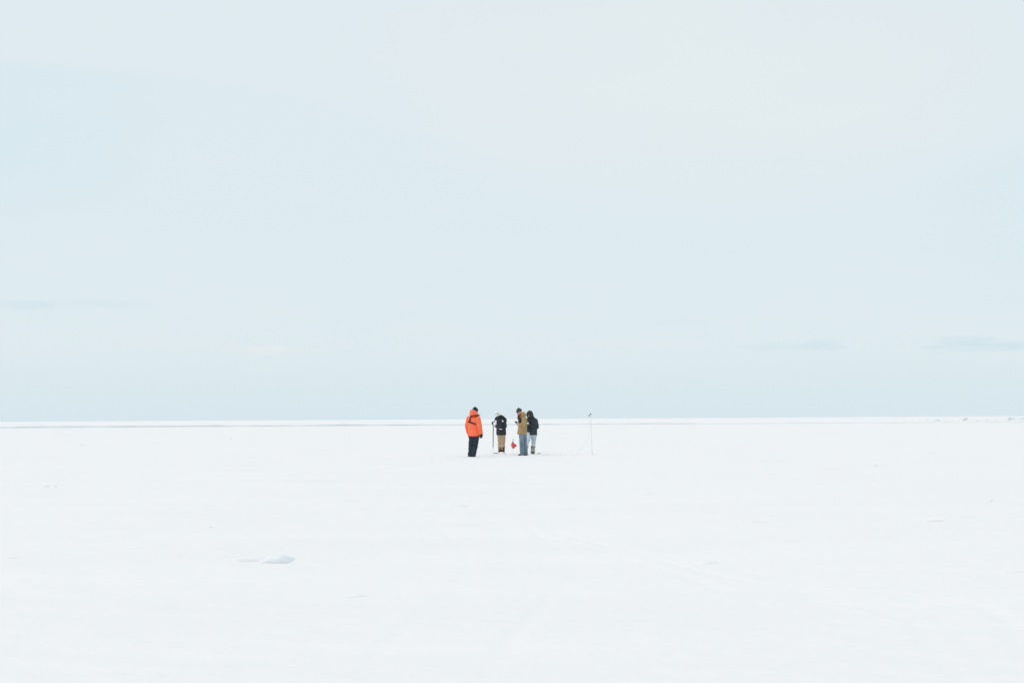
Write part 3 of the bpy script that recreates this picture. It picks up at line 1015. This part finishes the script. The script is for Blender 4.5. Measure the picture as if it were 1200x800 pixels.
    s = V(t.y, -t.x, 0)
    for ax, ay in ((-0.048, 0.03), (0.068, -0.02)):
        base = V(ax, ay, 0)
        outline = [(-0.36, 0.0), (-0.28, 0.05), (-0.10, 0.085), (0.12, 0.105), (0.26, 0.095), (0.33, 0.05), (0.345, 0.0)]
        loop = [(a, b) for a, b in outline] + [(a, -b) for a, b in reversed(outline[1:-1])]

        def fr(bm):
            ps = [base + t * (a + 0.05) + s * b + V(0, 0, 0.015 + (0.05 * max(0, a - 0.22) / 0.12)) for a, b in loop]
            ps.append(ps[0])
            for a, b in zip(ps, ps[1:]):
                add_chain(bm, [(a, 0.012), (b, 0.012)], 8)
        shoe = solid('snowshoe', fr, 'black_rubber', P, 0.006, 1)
        bm = bmesh.new()
        ring = [base + t * (a * 0.90 + 0.05) + s * (b * 0.92) for a, b in loop]
        add_rings(bm, [[p + V(0, 0, 0.010) for p in ring], [p + V(0, 0, 0.016) for p in ring]])
        me = bpy.data.meshes.new('deck')
        bmesh.ops.recalc_face_normals(bm, faces=bm.faces)
        bm.to_mesh(me); bm.free()
        link('deck', me, 'metal_grey', shoe, smooth=False)


# ---- 3. tan jacket, side on, looking down at a device
def tan_person():
    yaw = R(82)
    P = person(0.38, 52.0, 'person in tan canvas jacket, blue jeans and grey beanie looking down')
    S = [(-0.030, 0.0, 0.805, 0.205, 0.172, yaw), (-0.030, 0.0, 0.88, 0.205, 0.168, yaw), (-0.025, 0.0, 1.02, 0.200, 0.155, yaw), (0.000, 0.0, 1.12, 0.200, 0.140, yaw),
         (0.028, 0.0, 1.24, 0.195, 0.115, yaw), (0.030, 0.0, 1.36, 0.180, 0.105, yaw), (0.015, 0.0, 1.43, 0.130, 0.090, yaw), (-0.020, 0.0, 1.48, 0.080, 0.075, yaw)]
    hm = head_matrix(V(-0.125, -0.005, 1.600), R(84), R(-28))
    lA = [(V(0.045, -0.175, 1.360), 0.084), (V(0.065, -0.215, 1.14), 0.078), (V(-0.120, -0.145, 1.160), 0.062)]     # nearer arm
    rA = [(V(0.000, 0.185, 1.375), 0.088), (V(0.020, 0.205, 1.14), 0.078), (V(-0.140, 0.10, 1.180), 0.060)]
    hl = hand_chains(V(-0.150, -0.112, 1.158), V(-0.80, 0.45, 0.30), V(-0.45, -0.75, -0.25), 0.95, -1)
    hr = hand_chains(V(-0.150, 0.095, 1.185), V(-0.85, -0.25, 0.25), V(-0.40, 0.80, -0.30), 0.95, 1)
    legs = [[(V(-0.035, -0.085, 0.82), 0.108), (V(-0.045, -0.085, 0.46), 0.080), (V(-0.032, -0.08, 0.085), 0.074)],
            [(V(0.045, 0.085, 0.80), 0.098), (V(0.050, 0.085, 0.46), 0.080), (V(0.080, 0.08, 0.085), 0.074)]]
    body(P, hm, V(-0.045, 0.0, 1.47), None, [[(p, r * 0.62) for p, r in lA], [(p, r * 0.62) for p, r in rA]], None,
         [[(p, r * 0.66) for p, r in ch] for ch in legs], [[(p, r * 0.75) for p, r in ch] for ch in hl + hr], secs=S)
    add_face_parts(P, hm)

    def jb(bm):
        add_sections(bm, S)
        add_chain(bm, lA); add_chain(bm, rA)
    J = solid('jacket', jb, 'tan', P, 0.011, 4, 0.016, (7, 7, 10), 8.0)

    def hb(bm):
        add_ellipsoid(bm, V(0.020, 0.0, 1.535), (0.085, 0.120, 0.082))
        add_chain(bm, [(V(-0.06, -0.09, 1.46), 0.036), (V(0.01, -0.115, 1.49), 0.048), (V(0.075, -0.05, 1.52), 0.055), (V(0.075, 0.05, 1.52), 0.055), (V(0.01, 0.115, 1.49), 0.048), (V(-0.06, 0.09, 1.46), 0.036)])
    solid('hood', hb, 'tan', J, 0.010, 3, 0.010, (12, 12, 16), 9.0)

    def sb(bm):
        add_chain(bm, [(V(-0.12, -0.06, 1.475), 0.048), (V(-0.145, 0.0, 1.465), 0.052), (V(-0.12, 0.06, 1.475), 0.048), (V(-0.03, 0.085, 1.485), 0.04), (V(0.02, 0.0, 1.50), 0.04), (V(-0.03, -0.085, 1.485), 0.04), (V(-0.12, -0.06, 1.475), 0.048)])
        add_chain(bm, [(V(-0.15, -0.03, 1.455), 0.045), (V(-0.165, -0.03, 1.37), 0.034)])
    solid('scarf', sb, 'red_scarf', P, 0.009, 2, 0.007, (20, 20, 24), 10.0)
    # open black front of the jacket over the chest, with the pack strap beside it

    def vb(bm):
        add_sections(bm, [(-0.088, -0.010, z, rx, 0.078, yaw) for z, rx in ((1.13, 0.125), (1.20, 0.165), (1.32, 0.170), (1.41, 0.130))])
    solid('chest_pack', vb, 'black_shell', P, 0.010, 3, 0.006, (14, 14, 14), 11.0)

    def tb(bm):
        add_ellipsoid(bm, V(-0.005, 0.0, 0.82), (0.135, 0.165, 0.13))
        for ch in legs:
            add_chain(bm, ch)
    solid('jeans', tb, 'denim', P, 0.011, 4, 0.016, (9, 9, 10), 12.0)
    boots(P, [V(-0.032, -0.08, 0.10), V(0.080, 0.08, 0.10)], 'brown_boot', V(-0.9, 0.45, 0), length=0.20)
    glove(P, hl, 'grey_glove', V(-0.11, -0.148, 1.158), V(-0.16, -0.118, 1.162), 1.3, 0.062)
    glove(P, hr, 'grey_glove', V(-0.11, 0.12, 1.175), V(-0.16, 0.09, 1.187), 1.1, 0.056)
    beanie(P, hm, 'olive_wool', 1.0)


# ---- 4. hooded person facing us
def hooded_person():
    yaw = R(142)
    P = person(0.67, 53.83, 'person in charcoal jacket with hood up and pale jeans, facing the camera')
    S = [(0.060, 0.0, 0.755, 0.200, 0.160, yaw), (0.060, 0.0, 0.84, 0.200, 0.160, yaw), (0.070, 0.0, 1.00, 0.196, 0.150, yaw), (0.078, 0.0, 1.13, 0.204, 0.150, yaw),
         (0.075, -0.005, 1.25, 0.208, 0.146, yaw), (0.070, -0.01, 1.33, 0.195, 0.130, yaw), (0.050, -0.02, 1.40, 0.140, 0.105, yaw), (0.03, -0.03, 1.45, 0.09, 0.085, yaw)]
    hm = head_matrix(V(-0.015, -0.085, 1.515), R(146), R(-34))
    lA = [(V(0.190, 0.07, 1.285), 0.098), (V(0.250, 0.02, 1.06), 0.082), (V(0.04, -0.195, 1.085), 0.060)]        # image right
    rA = [(V(-0.090, -0.10, 1.31), 0.085), (V(-0.120, -0.15, 1.07), 0.076), (V(-0.085, -0.265, 1.120), 0.058)]
    hl = hand_chains(V(0.030, -0.205, 1.090), V(-0.88, -0.35, 0.20), V(0.1, -0.9, -0.2), 0.95, 1)
    hr = hand_chains(V(-0.085, -0.275, 1.125), V(0.10, -0.75, 0.45), V(-0.85, -0.1, -0.3), 0.95, -1)
    legs = [[(V(-0.030, -0.04, 0.79), 0.108), (V(-0.130, -0.10, 0.46), 0.074), (V(-0.175, -0.06, 0.20), 0.052)],
            [(V(0.150, 0.06, 0.79), 0.104), (V(0.122, 0.02, 0.46), 0.076), (V(0.095, 0.05, 0.20), 0.052)]]
    under = [[(p, r * 0.66) for p, r in ch] + [(V(ch[-1][0].x, ch[-1][0].y, 0.10), 0.042)] for ch in legs]
    body(P, hm, V(0.03, -0.03, 1.41), None, [[(p, r * 0.62) for p, r in lA], [(p, r * 0.62) for p, r in rA]], None, under,
         [[(p, r * 0.75) for p, r in ch] for ch in hl + hr], secs=S)
    add_face_parts(P, hm)

    def jb(bm):
        add_sections(bm, S)
        add_chain(bm, lA); add_chain(bm, rA)
        add_chain(bm, [(V(0.05, -0.02, 1.38), 0.11), (V(0.02, -0.05, 1.45), 0.085)])
    J = solid('jacket', jb, 'charcoal', P, 0.011, 4, 0.016, (7, 7, 10), 13.0)
    # the hood: a shell round the head, open at the face
    r3 = hm.to_3x3()
    bm = bmesh.new()
    nu, nv = 28, 14
    outer, inner = [], []
    for j in range(nv + 1):
        a = R(33) + (R(176) - R(33)) * j / nv          # angle away from the face direction
        ro, ri = [], []
        for i in range(nu):
            t = 2 * math.pi * i / nu
            d = V(math.sin(a) * math.cos(t), math.cos(a), math.sin(a) * math.sin(t))
            wob = 1 + 0.06 * noise.noise(d * 3)
            ext = V(0.122, 0.150, 0.150 if d.z > 0 else 0.185)
            ro.append(hm @ (V(d.x * ext.x * wob, d.y * ext.y * wob - 0.012, d.z * ext.z * wob + 0.008)))
            ri.append(hm @ (V(d.x * (ext.x - .016) * wob, d.y * (ext.y - .016) * wob - 0.012, d.z * (ext.z - .016) * wob + 0.008)))
        outer.append(ro); inner.append(ri)
    rings = outer[::-1] + inner
    add_rings(bm, rings)
    bmesh.ops.recalc_face_normals(bm, faces=bm.faces)
    me = bpy.data.meshes.new('hood')
    bm.to_mesh(me); bm.free()
    link('hood', me, 'charcoal', J)

    def pk(bm):     # hood drape down to the shoulders
        add_chain(bm, [(hm @ V(0.050, -0.06, -0.08), 0.055), (V(0.12, 0.05, 1.36), 0.075)])
        add_chain(bm, [(hm @ V(-0.050, -0.06, -0.08), 0.055), (V(-0.03, -0.06, 1.36), 0.070)])
        add_chain(bm, [(hm @ V(0.0, -0.07, -0.06), 0.070), (V(0.09, 0.04, 1.36), 0.09)])
    solid('hood_drape', pk, 'charcoal', J, 0.010, 4, 0.008, (12, 12, 12), 14.0)

    def gb(bm):     # face warmer
        add_ellipsoid(bm, hm @ V(0, 0.034, -0.080), (0.070, 0.080, 0.058), r3)
        add_chain(bm, [(hm @ V(0, 0.0, -0.10), 0.07), (V(0.02, -0.06, 1.40), 0.085)])
    solid('neck_warmer', gb, 'black_shell', P, 0.009, 2, 0.004, (20, 20, 24), 15.0)
    # zip down the front
    front = [V(0.0 - 0.012 * k, -0.5, 1.36 - 0.075 * k) for k in range(8)]
    project_strip('zip', J, front, [V(0.30, 0.95, 0).normalized()] * 8, 0.012, 0.003, 'charcoal', J, None)

    def tb(bm):
        add_ellipsoid(bm, V(0.060, 0.0, 0.80), (0.180, 0.155, 0.13), Matrix.Rotation(yaw, 3, 'Z'))
        for ch in legs:
            add_chain(bm, ch)
    solid('jeans', tb, 'pale_denim', P, 0.011, 4, 0.016, (9, 9, 10), 16.0)
    boots(P, [V(-0.175, -0.06, 0.10), V(0.095, 0.05, 0.10)], 'brown_boot', V(-0.5, -0.8, 0), r=0.060, toes=[V(-0.6, -0.75, 0), V(-0.15, -0.95, 0)])
    for ch in legs:
        a = ch[-1][0]

        def ga(bm, a=a):
            rings = []
            for z, r in ((0.045, 0.090), (0.07, 0.086), (0.16, 0.076), (0.26, 0.082), (0.335, 0.092), (0.345, 0.084)):
                rings.append([V(a.x + (0.0 if z < .2 else (z - .2) * 0.12) + r * math.cos(q), a.y + r * math.sin(q), z) for q in [2 * math.pi * i / 22 for i in range(22)]])
            add_rings(bm, rings)
        solid('gaiter', ga, 'gaiter', P, 0.010, 2, 0.006, (14, 14, 30), 17.0)
    glove(P, hl, 'black_glove', V(0.06, -0.18, 1.083), V(0.018, -0.21, 1.092), 1.1, 0.054)
    glove(P, hr, 'black_glove', V(-0.085, -0.25, 1.112), V(-0.085, -0.285, 1.130), 1.1, 0.054)


orange_person()
black_person()
tan_person()
hooded_person()


# ------------------------------------------------------------------ things they hold, and the gear
def slab(bm, size, bevel):
    bmesh.ops.create_cube(bm, size=1.0)
    for v in bm.verts:
        v.co = V(v.co.x * size[0], v.co.y * size[1], v.co.z * size[2])
    bmesh.ops.bevel(bm, geom=bm.edges[:], offset=bevel, segments=2, affect='EDGES')


def part(name, bm, mat, parent, smooth=False):
    bmesh.ops.recalc_face_normals(bm, faces=bm.faces)
    me = bpy.data.meshes.new(name)
    bm.to_mesh(me); bm.free()
    return link(name, me, mat, parent, smooth)


def handheld(loc, rot, size, body_mat, label, name):
    o = root(name, loc, label, name.replace('_', ' '))
    o.rotation_euler = rot
    bm = bmesh.new(); slab(bm, size, 0.005)
    b = part('casing', bm, body_mat, o)
    bm = bmesh.new()
    slab(bm, (size[0] * 0.88, size[1] * 0.90, 0.003), 0.001)
    for v in bm.verts:
        v.co.z += size[2] * 0.5 + 0.0008
    part('screen', bm, 'glass_dark', o)
    return o


# phone held up by the hooded person, back of its case to us
hz = H(0.67, 53.83) - 0.030
handheld((0.67 - 0.082, 53.83 - 0.375, hz + 1.185), (R(40), 0, R(160)), (0.074, 0.145, 0.010), 'phone_case', 'pale cased phone in the hooded person\'s hands', 'phone')
tz = H(0.38, 52.0) - 0.030
handheld((0.38 - 0.225, 52.0 - 0.03, tz + 1.225), (R(-10), R(38), R(0)), (0.15, 0.10, 0.055), 'dark_plastic', 'dark handheld device in the hands of the tan jacketed person', 'handheld_device')

# ski pole leaned on by the person in black: dark red above, frosted metal below
bz = H(-0.43, 54.07) - 0.030
px, py = -0.43 - 0.300, 54.07 + 0.215
top = V(0, 0, bz + 1.235 - H(px, py))
pole = root('ski_pole', (px, py, H(px, py)), 'thin dark red ski pole gripped by the person in black', 'ski pole')
lean = V(-0.015, 0.03, 0)
b0 = V(0, 0, -0.05) + lean


def at_h(z):
    return b0.lerp(top, (z + 0.05) / (top.z + 0.05))


def tube(name, pts, mat, parent):
    bm = bmesh.new()
    for (p, r), (q, s) in zip(pts, pts[1:]):
        add_cone(bm, p, r, q, s, 12)
    return part(name, bm, mat, parent, True)


tube('lower_shaft', [(b0, 0.006), (at_h(0.26), 0.0085)], 'metal_white', pole)
tube('upper_shaft', [(at_h(0.25), 0.014), (at_h(1.12), 0.017)], 'pole_red', pole)
tube('grip', [(at_h(1.08), 0.015), (at_h(1.12), 0.019), (at_h(1.20), 0.017), (at_h(1.235), 0.021), (at_h(1.25), 0.014)], 'black_rubber', pole)
bm = bmesh.new()
c0 = at_h(0.035)
rings = [[c0 + V(r * math.cos(2 * math.pi * i / 20), r * math.sin(2 * math.pi * i / 20), z) for i in range(20)] for r, z in ((0.045, -0.004), (0.045, 0.004), (0.010, 0.012))]
add_rings(bm, rings)
part('basket', bm, 'metal_white', pole, False)

# marker pole with two small knobs
mx, my = 2.87, 51.47
marker = root('marker_pole', (mx, my, H(mx, my)), 'thin pale grey marker pole with dark knobs standing alone right of the people', 'marker pole')
mt = V(-0.042, 0.0, 1.42)
tube('shaft', [(V(0, 0, -0.12), 0.010), (mt.lerp(V(0, 0, 0), 0.35), 0.010), (mt, 0.009)], 'metal_white', marker)
tube('sleeve', [(V(0.002, 0, 0.02), 0.014), (V(-0.014, 0, 0.50), 0.013)], 'metal_white', marker)
tube('bracket', [(mt + V(0.004, 0, -0.04), 0.008), (mt + V(-0.055, -0.01, -0.005), 0.008)], 'metal_grey', marker)
for c, r in ((mt + V(-0.058, -0.012, 0.004), 0.020), (mt + V(0.004, 0, 0.050), 0.022)):
    bm = bmesh.new()
    add_ellipsoid(bm, c, (r, r, r * 1.25), seg=14)
    k = part('knob', bm, 'dark_plastic', marker, True)
tube('neck', [(mt - V(0, 0, .01), 0.009), (mt + V(0.004, 0, 0.04), 0.009)], 'metal_grey', marker)
cp = [mt + V(-0.055, -0.01, -0.01), V(-0.10, 0.05, 0.95), V(-0.12, 0.10, 0.62), V(-0.20, 0.30, 0.42), V(-0.38, 0.8, 0.20), V(-0.52, 1.2, -0.03)]
bm = bmesh.new()
for a, b in zip(cp, cp[1:]):
    add_cone(bm, a, 0.0025, b, 0.0025, 8)
part('cord', bm, 'cord', marker, True)

# small red flag hanging from a thin stake
fx, fy = 0.02, 54.6
flag = root('red_flag', (fx, fy, H(fx, fy)), 'small bright red flag drooping from a thin stake in the snow', 'flag')
tube('stake', [(V(-0.004, 0, -0.10), 0.0045), (V(0.004, 0, 0.55), 0.0045)], 'metal_white', flag)
tube('stake_cap', [(V(0.0035, 0, 0.49), 0.011), (V(0.004, 0, 0.565), 0.009)], 'pink_bag', flag)
edges = [(0.475, -0.012, 0.014), (0.43, -0.034, 0.022), (0.40, -0.055, 0.034), (0.365, -0.064, 0.075), (0.335, -0.064, 0.112), (0.30, -0.060, 0.116), (0.265, -0.052, 0.092), (0.225, -0.036, 0.056), (0.185, -0.014, 0.022)]
bm = bmesh.new()
front, rear = [], []
nu = 13
for z, xl, xr in edges:
    ra_, rb_ = [], []
    for i in range(nu):
        t = i / (nu - 1)
        y = 0.034 * math.sin(t * 8.5 + z * 9) * (0.35 + 0.65 * math.sin(math.pi * t)) + 0.012 * math.sin(z * 38 + t * 3)
        p = V(xl + (xr - xl) * t, y - 0.006, z + 0.010 * math.sin(t * 6 + z * 11))
        ra_.append(bm.verts.new(p - V(0, 0.004, 0)))
        rb_.append(bm.verts.new(p + V(0, 0.004, 0)))
    front.append(ra_); rear.append(rb_)
for g, flip in ((front, False), (rear, True)):
    for a_, b_ in zip(g, g[1:]):
        for i in range(nu - 1):
            q = (a_[i], a_[i + 1], b_[i + 1], b_[i])
            bm.faces.new(q if not flip else q[::-1])
ring_f = front[0] + [r[-1] for r in front[1:]] + front[-1][-2::-1] + [r[0] for r in front[-2:0:-1]]
ring_r = rear[0] + [r[-1] for r in rear[1:]] + rear[-1][-2::-1] + [r[0] for r in rear[-2:0:-1]]
for i in range(len(ring_f)):
    j = (i + 1) % len(ring_f)
    bm.faces.new((ring_f[j], ring_f[i], ring_r[i], ring_r[j]))
part('flag_cloth', bm, 'red_bag', flag, True)
flag.scale = (1.22, 1.22, 1.02)
